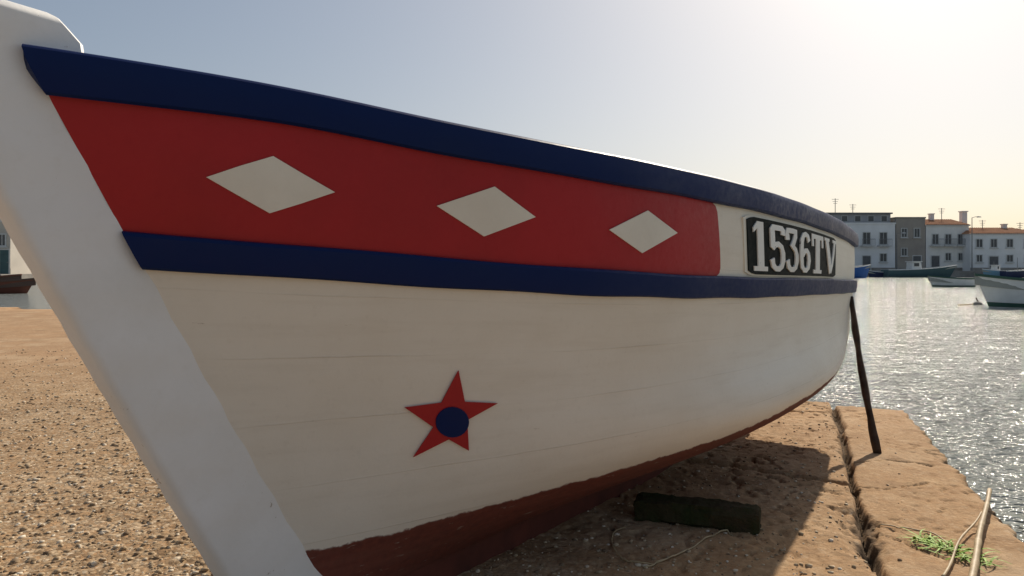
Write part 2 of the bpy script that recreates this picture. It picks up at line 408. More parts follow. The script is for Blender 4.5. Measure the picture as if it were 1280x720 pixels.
def glyph(ch):
    mb=MB()
    if ch=='1':
        mb.box(.29,.75,.09,1,0,1); mb.box(.0,1.04,0,.095,0,.93); mb.add([(.0,.77,0),(.0,.86,0),(.30,1,0),(.30,.865,0),(.0,.77,.93),(.0,.86,.93),(.30,1,.93),(.30,.865,.93)],[(0,1,2,3),(4,5,6,7),(0,1,5,4),(1,2,6,5),(2,3,7,6),(3,0,4,7)]); return mb
    if ch=='3':
        ribbon(mb,[(.13,.72),(.12,.84),(.15,.935),(.35,.94),(.62,.94),(.86,.935),(.80,.85),(.64,.70),(.48,.585),(.60,.57),(.755,.52),(.86,.40),(.87,.26),(.795,.13),(.62,.063),(.38,.063),(.205,.13),(.13,.27)],.116,2.5); return mb
    if ch=='5':
        ribbon(mb,[(.90,.80),(.91,.905),(.86,.94),(.50,.94),(.21,.94),(.17,.90),(.17,.72),(.17,.53),(.21,.51),(.325,.57),(.55,.595),(.77,.53),(.86,.40),(.87,.26),(.795,.13),(.62,.063),(.38,.063),(.205,.13),(.13,.27)],.116,2.5); return mb
    if ch=='6':
        ribbon(mb,[(.855,.775),(.765,.895),(.58,.94),(.375,.905),(.22,.77),(.17,.55),(.16,.35),(.225,.155),(.40,.063),(.62,.063),(.795,.14),(.85,.30),(.795,.46),(.64,.545),(.445,.53),(.28,.43)],.116,2.5); return mb
    if ch=='T':
        mb.box(.325,.675,.09,.89,0,1); mb.box(0,1,.885,1,0,.93); mb.box(.145,.855,0,.095,0,.93); mb.box(0,.14,.69,.89,0,.88); mb.box(.86,1,.69,.89,0,.88); return mb
    if ch=='V':
        ribbon(mb,[(.12,.93),(.25,.6),(.39,.26),(.50,.05)],.20); ribbon(mb,[(.50,.048),(.63,.28),(.76,.6),(.89,.93)],.115)
        mb.box(-.08,.35,.915,1,0,.9); mb.box(.69,1.08,.915,1,0,.9); return mb
slots=[('1',.034,.132),('5',.155,.280),('3',.292,.414),('6',.430,.560),('T',.582,.746),('V',.788,.978)]
for ch,x0,x1 in slots:
    g=glyph(ch); g.v=[surf(x0+(x1-x0)*v.x, .895-.745*v.y, .010+.006*v.z) for v in g.v]
    g.build('digit' if ch.isdigit() else 'letter',M['letter'],board,label='raised pale '+('digit ' if ch.isdigit() else 'letter ')+ch)
# ------------------------------------------------------------------ ground
KS=H-GL
LAND=[(x*KS,y*KS) for x,y in [(1.0,.19),(1.91,2.69),(2.45,4.2),(2.8,5.14),(2.2,5.48),(1.7,7.0),(-.5,10),(-4,14.0),(-10,17.6),(-14.5,19.5),(-32,23),(-90,30),(-90,-40),(-14,-40)]]
def sdist(x,y):
    n=len(LAND); d=np.full(x.shape,1e9); ins_=np.zeros(x.shape,bool)
    for i in range(n):
        x0,y0=LAND[i]; x1,y1=LAND[(i+1)%n]; ex,ey=x1-x0,y1-y0
        k=np.clip(((x-x0)*ex+(y-y0)*ey)/(ex*ex+ey*ey),0,1)
        d=np.minimum(d,np.hypot(x-x0-k*ex,y-y0-k*ey))
        c=((y0>y)!=(y1>y))&(x<(x1-x0)*(y-y0)/((y1-y0) if y1!=y0 else 1e-9)+x0); ins_^=c
    return np.where(ins_,d,-d)
def sdl(x,y,pl):
    d=np.full(x.shape,1e9)
    for (x0,y0),(x1,y1) in zip(pl[:-1],pl[1:]):
        ex,ey=x1-x0,y1-y0; k=np.clip(((x-x0)*ex+(y-y0)*ey)/(ex*ex+ey*ey),0,1); d=np.minimum(d,np.hypot(x-x0-k*ex,y-y0-k*ey))
    return d
g2=lambda px,py: (G(px,py).x,G(px,py).y)
C1=[g2(1040,498),g2(1050,530),g2(1060,575),g2(1072,625),g2(1092,700),(1.2,1.9),(1.05,1.1)]
C2=[g2(780,556),g2(870,575),g2(1000,595),g2(1072,606)]
C3=[g2(1068,603),g2(1110,606),g2(1160,598)]
C4=[g2(1080,655),g2(1130,672),g2(1200,700)]
C5=[(-.6,5.5),(1.1,5.9),(2.5,5.7)]
C6=[g2(1060,575),g2(1115,570),g2(1165,577)]
BRK=[g2(1066,640),g2(1084,690)]
def height(x,y):
    wx=.020*fbm(x*4,y*4,3,3)+.022*fbm(x*30,y*30,3,9); wy=.020*fbm(x*4+40,y*4,3,5)+.022*fbm(x*30,y*30+9,3,12)
    d=sdist(x+wx*2.2,y+wy*2.2)
    px=np.interp(y,[c[1] for c in C1[::-1]],[c[0] for c in C1[::-1]])
    strip=((x+wx>px)&(y<6.2)).astype(float)
    ru=1-.62*strip    # main slab is rougher than the edge strip
    h=.009*fbm(x*.9,y*.9,3,21)+ru*(.008*fbm(x*7,y*7,4,31)+.010*fbm(x*36,y*36,3,35))
    pit=np.clip(fbm(x*25,y*25,3,44)-.10,0,1); area=np.clip((x+.1)*1.5,0.25,1)*np.clip(2.2*vnoise(x*2.2,y*2.2,90)-.35,0,1.3); h-=pit*.14*area*ru
    lump=np.clip(fbm(x*13,y*13,2,61)-.10,0,1); h+=lump*.036*np.clip(x*1.5,0,1)*ru
    for C,wd,dp in ((C1,.018,.06),(C2,.018,.06),(C3,.005,.025),(C4,.004,.02),(C5,.010,.04),(C6,.004,.02)):
        dc=sdl(x+wx,y+wy,C); ww=wd*(.4+1.4*vnoise(x*5,y*5,50)); h-=dp*np.clip(1.4-dc/ww,0,1)
        brk=np.clip(1-dc/.06,0,1)*np.clip(fbm(x*9,y*9,3,77)-.04,0,1); h-=brk*.13*(dp/.05)
    db=sdl(x+wx*2,y+wy*2,BRK); h-=np.clip(1-db/.085,0,1)**.6*(.030+.05*np.clip(fbm(x*18,y*18,3,99)+.1,0,1))
    h-=strip*(.016+.008*np.sin(y*2.1))
    e=np.clip(1-d/.06,0,1); h-=.03*e*e*np.clip(1.8*vnoise(x*9,y*9,70)-.5,0,1.2)
    drop=np.clip(-d/.025,0,1); h=h*(1-drop)+drop*(-.9+.1*vnoise(x*4,y*4,80))
    return h+GL
def axis(fine0,fine1,step,lo,hi,g=1.16):
    a=list(np.arange(fine0,fine1,step)); s=step; p=a[-1]
    while p<hi: s*=g; p+=s; a.append(p)
    s=step; p=a[0]; L=[]
    while p>lo: s*=g; p-=s; L.append(p)
    return np.array(L[::-1]+a)
gx=axis(-2.4,3.3,.0125,-95,40,1.10); gy=axis(2.2,6.5,.0125,-45,60,1.08)
GX,GY=np.meshgrid(gx,gy,indexing='ij'); GZ=height(GX.ravel(),GY.ravel())
co=np.stack([GX.ravel(),GY.ravel(),GZ],1); nx,ny=len(gx),len(gy)
ii,jj=np.meshgrid(np.arange(nx-1),np.arange(ny-1),indexing='ij'); q=(ii*ny+jj).ravel()
me=fastmesh('ground',co,np.stack([q,q+ny,q+ny+1,q+1],1),4); me.polygons.foreach_set('use_smooth',[True]*len(me.polygons))
ground=bpy.data.objects.new('ground',me); COL.objects.link(ground)
tag(ground,'sandy orange worn concrete and gravel quay under the boat','quay',kind='structure')
def ground_mat():
    m,nt,bs=newmat('worn sandy concrete'); co=objco(nt)
    sep=nd(nt,'ShaderNodeSeparateXYZ'); nt.links.new(co,sep.inputs[0])
    big=noise(nt,co,.9,6,.6); mid=noise(nt,co,6,6,.65); fine=noise(nt,co,60,5,.65)
    wv=nd(nt,'ShaderNodeVectorMath',operation='ADD'); wn=nd(nt,'ShaderNodeTexNoise'); wn.inputs['Scale'].default_value=30; nt.links.new(co,wn.inputs['Vector'])
    ws=nd(nt,'ShaderNodeVectorMath',operation='SCALE'); ws.inputs['Scale'].default_value=.02; nt.links.new(wn.outputs['Color'],ws.inputs[0]); nt.links.new(co,wv.inputs[0]); nt.links.new(ws.outputs[0],wv.inputs[1])
    def vor(s):
        n=nd(nt,'ShaderNodeTexVoronoi'); n.inputs['Scale'].default_value=s; nt.links.new(wv.outputs[0],n.inputs['Vector'])
        sp=nd(nt,'ShaderNodeSeparateColor'); nt.links.new(n.outputs['Color'],sp.inputs[0]); return n.outputs['Distance'],sp.outputs[0],sp.outputs[1]
    d1,r1,s1=vor(42); d2,r2,s2=vor(88)
    col=ramp(nt,mid,[(.3,(.335,.19,.093)),(.5,(.45,.272,.138)),(.72,(.55,.362,.198))])
    col=mix(nt,ramp(nt,big,[(.35,0),(.65,.8)]),col,(.43,.262,.137))
    peb1=ramp(nt,r1,[(0,(.12,.08,.05)),(.25,(.27,.18,.10)),(.6,(.45,.32,.19)),(.85,(.63,.50,.34)),(1,(.76,.66,.50))])
    peb2=ramp(nt,r2,[(0,(.15,.10,.06)),(.4,(.36,.245,.135)),(.8,(.58,.45,.29)),(1,(.72,.60,.44))])
    agg=mix(nt,ramp(nt,s1,[(.25,0),(.45,.8)]),col,peb1); agg=mix(nt,ramp(nt,s2,[(.45,0),(.6,.6)]),agg,peb2)
    agg=mix(nt,ramp(nt,d1,[(.35,0),(.75,.55)]),agg,(.19,.115,.06))
    left=ramp(nt,math_(nt,'ADD',math_(nt,'MULTIPLY',sep.outputs[0],-.5),math_(nt,'MULTIPLY',mid,.6)),[(0.0,.3),(.5,1)])
    left=math_(nt,'MULTIPLY',left,ramp(nt,big,[(.3,.5),(.55,1)]))
    yy=math_(nt,'ADD',sep.outputs[1],math_(nt,'MULTIPLY',math_(nt,'SUBTRACT',big,.5),7.0))
    farsm=mrange(nt,yy,6.0,9.0)
    left=math_(nt,'MULTIPLY',left,math_(nt,'SUBTRACT',1.0,math_(nt,'MULTIPLY',farsm,.6)))
    col=mix(nt,math_(nt,'MULTIPLY',farsm,.6),col,mix(nt,mid,(.41,.235,.13),(.48,.295,.165)))
    col=mix(nt,left,col,agg)
    pt=ramp(nt,noise(nt,co,3.2,8,.72),[(.50,0),(.62,.75)])
    col=mix(nt,math_(nt,'MULTIPLY',pt,ramp(nt,fine,[(.3,.8),(.65,.2)])),col,(.21,.125,.065))
    col=mix(nt,ramp(nt,fine,[(.54,0),(.70,.5)]),col,(.20,.115,.06))
    # pale worn slabs: stains and bleached patches
    col=mix(nt,ramp(nt,noise(nt,co,1.7,7,.7),[(.50,0),(.66,.5)]),col,(.57,.42,.27))
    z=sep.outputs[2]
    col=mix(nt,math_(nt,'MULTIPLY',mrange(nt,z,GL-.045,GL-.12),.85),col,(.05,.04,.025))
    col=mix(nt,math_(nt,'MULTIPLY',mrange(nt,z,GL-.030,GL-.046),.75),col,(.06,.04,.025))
    nt.links.new(col,bs.inputs['Base Color']); bs.inputs['Roughness'].default_value=.92; bs.inputs['Specular IOR Level'].default_value=.18
    b=bump(nt,bs,math_(nt,'MULTIPLY',d1,left),.6,-.010); b=bump(nt,bs,fine,.6,.008,b); bump(nt,bs,noise(nt,co,220,3),.4,.0025,b)
    return m
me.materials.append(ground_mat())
ico=bmesh.new(); bmesh.ops.create_icosphere(ico,subdivisions=1,radius=1); iv=np.array([v.co[:] for v in ico.verts]); ifc=np.array([[v.index for v in f.verts] for f in ico.faces]); ico.free()
N=38000; d=2.1+rng.random(N)**1.6*8; ang=rng.uniform(-.72,.50,N); X=d*np.tan(ang); Y=d
pxs=np.interp(Y,[c[1] for c in C1[::-1]],[c[0] for c in C1[::-1]])
keep=sdist(X,Y)>.1; keep&=~((X>-.3)&(rng.random(N)<.66)); keep&=~((X>pxs)&(rng.random(N)<.85)); keep&=~((Y>6.5)&(rng.random(N)<.5)); X,Y=X[keep],Y[keep]; n=len(X); Z=height(X,Y)
r=(.0022+.0110*rng.random(n)**3.0)*np.where(X<-.5,1.2,.9); s=np.stack([rng.uniform(.7,1.4,n),rng.uniform(.7,1.4,n),rng.uniform(.4,.75,n)],1)*r[:,None]
P=iv[None]*(1+.3*(rng.random((n,len(iv),1))-.5))*s[:,None,:]+np.stack([X,Y,Z+r*.18],1)[:,None,:]
pm_=fastmesh('pebbles',P.reshape(-1,3),(ifc[None]+(np.arange(n)*len(iv))[:,None,None]).reshape(-1,3),3)
pb=bpy.data.objects.new('pebbles',pm_); COL.objects.link(pb)
m,nt,bs=newmat('pebble'); co_=objco(nt)
wnz=nd(nt,'ShaderNodeTexVoronoi'); wnz.inputs['Scale'].default_value=32; nt.links.new(co_,wnz.inputs['Vector']); sp=nd(nt,'ShaderNodeSeparateColor'); nt.links.new(wnz.outputs['Color'],sp.inputs[0])
nt.links.new(ramp(nt,sp.outputs[0],[(0,(.16,.11,.07)),(.35,(.35,.25,.15)),(.7,(.53,.41,.27)),(1,(.77,.69,.56))]),bs.inputs['Base Color']); bs.inputs['Roughness'].default_value=.85; bs.inputs['Specular IOR Level'].default_value=.2
pm_.materials.append(m); tag(pb,'loose grit and small pebbles over the quay surface','pebbles',kind='stuff')
# ------------------------------------------------------------------ water
WZ=-.34; BS=(H-WZ)/1.2
wt=mk('water',[(-2500,-300,WZ),(2500,-300,WZ),(2500,4000,WZ),(-2500,4000,WZ)],[(0,1,2,3)],pm('tmp',(.1,.1,.1)),recalc=False)
m,nt,bs=newmat('harbour water'); co=objco(nt)
bs.inputs['Base Color'].default_value=(.29,.305,.275,1); bs.inputs['Roughness'].default_value=.09; bs.inputs['IOR'].default_value=1.33; bs.inputs['Specular IOR Level'].default_value=.65
mp=nd(nt,'ShaderNodeMapping'); mp.inputs['Rotation'].default_value=(0,0,.4); mp.inputs['Scale'].default_value=(1,1.6,1); nt.links.new(co,mp.inputs[0])
b=bump(nt,bs,noise(nt,mp.outputs[0],.5,2,.5,.3),.5,.4); b=bump(nt,bs,noise(nt,mp.outputs[0],3.0,3,.55,.5),1.0,.16,b); bump(nt,bs,noise(nt,mp.outputs[0],12,2,.5,.3),1.0,.06,b)
wt.data.materials[0]=m; tag(wt,'rippled grey harbour water glittering under the sun','water',kind='structure')
# ------------------------------------------------------------------ small things on the quay
def bent(p,q,n,amp,seed):
    random.seed(seed); p=Vector(p);q=Vector(q); o1=Vector((random.uniform(-1,1),random.uniform(-1,1),random.uniform(-.3,.3)))*amp; o2=Vector((random.uniform(-1,1),random.uniform(-1,1),random.uniform(-.3,.3)))*amp*.5
    return [p.lerp(q,i/n)+o1*math.sin(math.pi*i/n)+o2*math.sin(3*math.pi*i/n) for i in range(n+1)]
top=W(*HP(aMidT(4.80),.46,.012)); foot=G(1097,563)
pts=bent(foot-Vector((0,0,.02)),top+(top-foot)*.04,14,.020,3)
pr=MB().tube(pts,[.024-.006*i/14+.003*math.sin(i*1.3) for i in range(15)],9,wob=.22).build('prop_stick',M['wood'],smooth=True,origin=foot)
tag(pr,'dark weathered wooden prop leaning against the beached boat near its stern','wooden prop')
te=G(950,661); ti=te.lerp(Vector((.36,3.42,GL)),.70); dx=(ti-te).normalized(); dy=Vector((-dx.y,dx.x,0)); L=(ti-te).length
vs=[];n=30;mm=16; random.seed(11)
for i in range(n+1):
    p=te+dx*(L*i/n); sh=.90 if i in(0,n) else 1
    for k in range(mm):
        a=2*math.pi*(k+.5)/mm; c,s=math.cos(a),math.sin(a); e=.48
        wr=1+.10*math.sin(k*2.4+i*.18)+random.uniform(-.05,.05)
        yy=.074*math.copysign(abs(c)**e,c)*sh*wr; zz=.038+.052*math.copysign(abs(s)**e,s)*sh*wr
        vs.append(p+dy*yy+dx*random.uniform(-.005,.005)+Vector((0,0,max(-.014,zz))))
fs=[]
for i in range(n):
    for k in range(mm): fs.append((i*mm+k,i*mm+(k+1)%mm,i*mm+mm+(k+1)%mm,i*mm+mm+k))
fs+=[tuple(range(mm)),tuple(n*mm+k for k in range(mm))]
tb=mk('timber_block',vs,fs,M['moss'],origin=te,smooth=True,split=35); tag(tb,'dark mossy timber baulk poking out from under the beached boat','timber')
def cane(p,q,r,label,seed):
    n=26; pts=bent(p,q,n,.012,seed); rad=[r*(1-.35*i/n)*(1.22 if i%5==0 else 1) for i in range(n+1)]
    o=MB().tube(pts,rad,8).build('cane',M['cane'],smooth=True,origin=p); tag(o,label,'cane')
e1=G(1237,612,.03); s1=G(1214,735,.0)
cane(s1+Vector((-.04,-.05,.012)),e1,.014,'thick dry cane lying with its tip over the quay edge',5)
cane(G(1178,722,.005),G(1227,640,.012),.006,'thin dry cane lying left of the thicker cane near the quay edge',8)
def strand(px,label,r,cat,mat,name):
    P=[G(x,y,.004) for x,y in px]; k=np.arange(len(P)); fx=spline(k,[p.x for p in P]); fy=spline(k,[p.y for p in P]); s=np.linspace(0,len(P)-1,60)
    X=fx(s);Y=fy(s);Z=height(X,Y)+r*.8+.006*np.abs(np.sin(s*2.1))
    o=MB().tube([(a,b,c) for a,b,c in zip(X,Y,Z)],r,6).build(name,mat,smooth=True,origin=(X[0],Y[0],GL)); tag(o,label,cat)
strand([(805,708),(850,692),(878,676),(892,668),(908,663),(925,668)],'pale stray string looping past the dark timber',.0035,'string',M['cane'],'string')
strand([(782,657),(766,668),(768,686),(785,700),(812,704),(830,700)],'short curled dry stalk in the shadow under the boat',.003,'dry stalk',M['cane'],'grass_stalk')
strand([(1090,648),(1130,655),(1165,662),(1200,690)],'thin dry stem lying beside the green weed',.003,'dry stalk',M['cane'],'grass_stalk')
vs=[];fs=[];random.seed(4)
for k in range(90):
    t=random.random()**1.2; c=G(1150+80*t+random.gauss(0,6),668+32*t+random.gauss(0,4),0)
    z0=float(height(np.array([c.x]),np.array([c.y]))[0]); a=random.gauss(-.5,.8)+(math.pi if random.random()<.5 else 0); l=random.uniform(.04,.11); w=random.uniform(.0035,.007); hgt=random.uniform(.004,.025)
    dd=Vector((math.cos(a),math.sin(a),0)); nn=Vector((-dd.y,dd.x,0)); n=len(vs)
    for i in range(5):
        s=i/4; p=Vector((c.x,c.y,z0+.003))+dd*l*s+nn*.012*math.sin(s*3+k)+Vector((0,0,hgt*math.sin(s*2.6))); ww=w*(1-s*.8); vs+=[p-nn*ww,p+nn*ww]
    for i in range(4): fs.append((n+2*i,n+2*i+1,n+2*i+3,n+2*i+2))
wd=mk('seaweed',vs,fs,pm('green weed',(.28,.46,.02),(.17,.33,.02),30,.6,0,spec=.2),recalc=False,origin=G(1150,668)); tag(wd,'bright green weed sprigs lying on the quay beside the canes','weed')
# ------------------------------------------------------------------ harbour background
M['plaster']=pm('white plaster',(.84,.82,.78),(.74,.72,.68),.6,.9,.1,3,.02)
M['plaster2']=pm('cool white plaster',(.82,.82,.82),(.72,.72,.71),.5,.9,.1,3,.02)
M['brown']=pm('grey brown render',(.38,.34,.29),(.31,.27,.24),.7,.9,.1,3,.02)
M['pale']=pm('pale beige render',(.58,.53,.46),(.48,.44,.38),.7,.9,.1,3,.02)
M['greyfl']=pm('grey cladding',(.36,.36,.37),(.30,.30,.31),.8,.8,.1,3,.02)
M['darkroof']=pm('dark grey roofing',(.20,.20,.20),(.15,.15,.15),.8,.95,.1,3,.02,spec=.1)
M['tile']=pm('terracotta tiles',(.46,.24,.13),(.36,.18,.11),1.5,.9,.5,6,.06,spec=.1)
M['glass']=pm('dark window glass',(.07,.075,.08),(.10,.10,.105),.8,.2,0)
M['frame']=pm('pale frame',(.62,.62,.60),(.5,.5,.48),3,.7,0,spec=.2)
M['shutter']=pm('dark shutter',(.14,.14,.14),(.10,.10,.10),3,.7,0)
M['metal']=pm('grey metal',(.22,.22,.22),(.16,.16,.16),6,.6,0)
M['teal']=pm('dull teal paint',(.06,.12,.12),(.05,.09,.09),3,.7,0)
M['quay']=pm('quay stone',(.36,.33,.29),(.22,.20,.18),.8,.9,.3,2,.05)
def quay(x0,x1,y0,y1,z): return MB().box(x0,x1,y0,y1,-1.5,z).build('far_quay',M['quay'])
tag(quay(-22,170,107,190,.55),'low stone quay on the far side of the harbour','quay',kind='structure')
tag(quay(-140,-44,62,130,.45),'low stone quay beyond the water at the left','quay',kind='structure')
def xz(px,py,Y): return (px-640)/F*Y, H-(py-HOR)/F*Y
def house(label,px0,px1,ytop,Y,depth,mat,wins,doors,base_z,roof='flat',roof_h=.9,roofmat=None,top=None,chim=(),ant=()):
    x0,_=xz(px0,0,Y); x1,zt=xz(px1,ytop,Y)
    h=thing('house',label,'house',((x0+x1)/2,Y,base_z))
    MB().box(x0,x1,Y,Y+depth,base_z,zt).build('wall',mat,h)
    MB().box(x0-.03,x1+.03,Y-.05,Y-.002,base_z+.01,base_z+.5).build('plinth',M['quay'],h)
    ov=.22
    if roof=='flat':
        r=MB().box(x0-.08,x1+.08,Y-.10,Y+depth+.08,zt+.003,zt+.22).build('roof',roofmat or mat,h)
    else:
        ym=Y+depth/2; mb=MB(); e=zt+.004; hip=1.6 if roof=='hip' else 0
        mb.add([(x0-ov,Y-ov,e),(x1+ov,Y-ov,e),(x1+ov,Y+depth+ov,e),(x0-ov,Y+depth+ov,e),(x0-ov+hip,ym,e+roof_h),(x1+ov-hip,ym,e+roof_h)],[(0,1,5,4),(1,2,5),(2,3,4,5),(3,0,4),(0,3,2,1)])
        n=int((x1-x0)/.32)
        for i in range(n):
            xx=x0+(i+.5)*(x1-x0)/n; k=1.0
            if hip: k=min(1,(xx-x0+ov)/1.6,(x1+ov-xx)/1.6)
            mb.tube([(xx,Y-ov,e+.03),(xx,Y-ov+(ym-Y+ov)*k,e+.03+roof_h*k)],.075,5)
        r=mb.build('roof',roofmat or M['tile'],h)
        MB().box(x0-ov*.8,x1+ov*.8,Y-.16,Y-.003,zt-.18,zt-.002).build('cornice',M['frame'],h)
    for (cx,cz,w) in chim:
        a,b=xz(cx,cz,Y+depth*.45); hw=w/2; yy=Y+depth*.45
        MB().box(a-hw,a+hw,yy-hw,yy+hw,zt+.05,b).box(a-hw*1.3,a+hw*1.3,yy-hw*1.3,yy+hw*1.3,b+.003,b+.14).build('chimney',M['plaster'],r)
    for (cx,cy) in ant:
        a,b=xz(cx,cy,Y+depth*.4); yy=Y+depth*.4; mb=MB().tube([(a,yy,zt+.1),(a,yy,b)],.05,6)
        for k,wd in ((.15,.55),(.5,.42),(.8,.3)): mb.tube([(a-wd,yy,b-k),(a+wd,yy,b-k)],.03,5)
        mb.build('antenna',M['metal'],r)
    if top:
        a,za=xz(top[0],top[2],Y); b,_=xz(top[1],0,Y)
        MB().box(a,b,Y+.9,Y+depth-.6,zt+.23,za).build('upper_storey',M['greyfl'],h)
        MB().box(a-.2,b+.2,Y+.6,Y+depth-.4,za+.003,za+.22).build('upper_roof',M['darkroof'],h)
        nb=5
        for i in range(nb):
            c=a+(b-a)*(i+.5)/nb; f=MB().box(c-.5,c+.5,Y+.85,Y+.897,zt+.4,za-.25).build('window',M['frame'],h)
            MB().box(c-.42,c+.42,Y+.82,Y+.848,zt+.47,za-.32).build('pane',M['glass'],f)
    for (cx,cy,w,hh,*st) in wins:
        a,b=xz(cx,cy,Y); f=MB()
        w/=2;hh/=2; t=.11
        f.box(a-w,a-w+t,Y-.09,Y-.004,b-hh,b+hh).box(a+w-t,a+w,Y-.09,Y-.004,b-hh,b+hh).box(a-w+t+.001,a+w-t-.001,Y-.088,Y-.004,b+hh-t,b+hh).box(a-w+t+.001,a+w-t-.001,Y-.088,Y-.004,b-hh,b-hh+t).box(a-.03,a+.03,Y-.07,Y-.025,b-hh+t+.001,b+hh-t-.001)
        f=f.build('window',M['frame'],h)
        MB().box(a-w+t-.02,a+w-t+.02,Y-.022,Y-.006,b-hh+t-.02,b+hh-t+.02).build('pane',M['glass'],f)
        MB().box(a-w-.12,a+w+.12,Y-.2,Y-.005,b-hh-.12,b-hh-.004).build('sill',M['frame'],f)
        if st:
            bl=MB().box(a-w-.35,a+w+.35,Y-.85,Y-.006,b-hh-.28,b-hh-.125).build('balcony',M['frame'],h); rr=MB()
            for i in range(11):
                xx=a-w-.33+(2*w+.66)*i/10; rr.tube([(xx,Y-.8,b-hh-.12),(xx,Y-.8,b-hh+.85)],.02,4)
            rr.tube([(a-w-.35,Y-.8,b-hh+.87),(a+w+.35,Y-.8,b-hh+.87)],.035,5); rr.build('railing',M['metal'],bl)
    for (cx,w,hh,m_) in doors:
        a,_=xz(cx,0,Y); fr=MB().box(a-w/2-.12,a-w/2-.002,Y-.08,Y-.056,base_z+.002,base_z+hh).box(a+w/2+.002,a+w/2+.12,Y-.08,Y-.056,base_z+.002,base_z+hh).box(a-w/2-.12,a+w/2+.12,Y-.08,Y-.056,base_z+hh+.002,base_z+hh+.14)
        dr=MB().box(a-w/2,a+w/2,Y-.07,Y-.058,base_z+.004,base_z+hh-.002).build('door',M[m_],h)
        fr.build('frame',M['frame'],dr); MB().box(a+w*.32,a+w*.40,Y-.1,Y-.072,base_z+1.0,base_z+1.12).build('handle',M['metal'],dr)
    return h
YB=112; bz=.55
house('white house with grey upper floor beside the moored blue boat',1028,1119,280,YB,10,M['plaster2'],
  [(1042,298,1.1,1.6),(1062,298,1.3,2.0,1),(1083,298,1.3,2.0,1),(1104,298,1.3,2.0,1),(1042,322,1.1,1.4),(1062,322,1.2,1.4),(1104,322,1.2,1.4)],
  [(1083,1.2,2.3,'shutter')],bz,'flat',top=(1034,1117,267),ant=[(1044,248),(1066,255)])
house('narrow grey brown house between two white houses',1120.3,1156.5,273,YB,10,M['brown'],
  [(1130,291,1.0,1.5),(1146,291,1.0,1.5),(1130,315,1.0,1.3)],[(1146,1.2,2.3,'shutter')],bz,'flat',roofmat=M['quay'])
house('white two storey house with a terracotta roof and tall chimney',1157.5,1211,281,YB,9,M['plaster'],
  [(1169,299,1.1,1.7,1),(1185,299,1.1,1.7,1),(1201,299,1.1,1.7,1),(1185,321,1.0,1.3),(1201,321,1.0,1.3)],[(1169,1.2,2.3,'shutter')],bz,'gable',1.1,chim=[(1204,265,.8),(1164,268,.6)],ant=[(1177,260)])
house('low white house with orange hipped roof at the right edge of the view',1213,1302,292,YB-2,9,M['plaster2'],
  [(1224,304,1.1,1.4),(1242,304,1.1,1.4),(1262,304,1.1,1.4),(1284,304,1.1,1.4),(1224,323,1.0,1.2),(1262,323,1.1,1.2),(1284,323,1.0,1.2)],[(1242,1.3,2.2,'shutter')],bz,'hip',1.1,chim=[(1255,281,.6)],ant=[(1228,275),(1275,278)])
house('pale building with a dull teal door across the water at the left edge',-90,13,278,66,9,M['pale'],
  [(-60,305,1.2,1.3),(-25,305,1.2,1.3),(3,300,.8,1.2)],[(6,.8,2.2,'teal')],.45,'flat',roofmat=M['frame'])
def lamp(px,ytop,Y,label):
    x,z=xz(px,ytop,Y); h=thing('street_lamp',label,'street lamp',(x,Y,.55))
    MB().tube([(x,Y,.55),(x,Y,2.5),(x,Y,z)],[.10,.075,.05],8).build('pole',M['metal'],h)
    MB().tube([(x,Y,z-.02),(x+.5,Y,z+.12),(x+1.0,Y,z+.12)],.04,6).build('arm',M['metal'],h)
    MB().add([(x+.8,Y-.15,z+.02),(x+1.4,Y-.1,z+.04),(x+1.4,Y+.1,z+.04),(x+.8,Y+.15,z+.02),(x+.85,Y-.1,z+.2),(x+1.3,Y-.06,z+.16),(x+1.3,Y+.06,z+.16),(x+.85,Y+.1,z+.2)],[(0,3,2,1),(4,5,6,7),(0,1,5,4),(1,2,6,5),(2,3,7,6),(3,0,4,7)]).build('lamp_head',M['frame'],h)
lamp(1215,272,109,'grey street lamp standing before the low hipped roof house')
lamp(1121,292,109,'short grey street lamp standing before the narrow brown house')
def C_(n,c):
    if n not in M: M[n]=pm(n,c,tuple(x*.85 for x in c),2,.5,.1,20,spec=.3)
    return M[n]
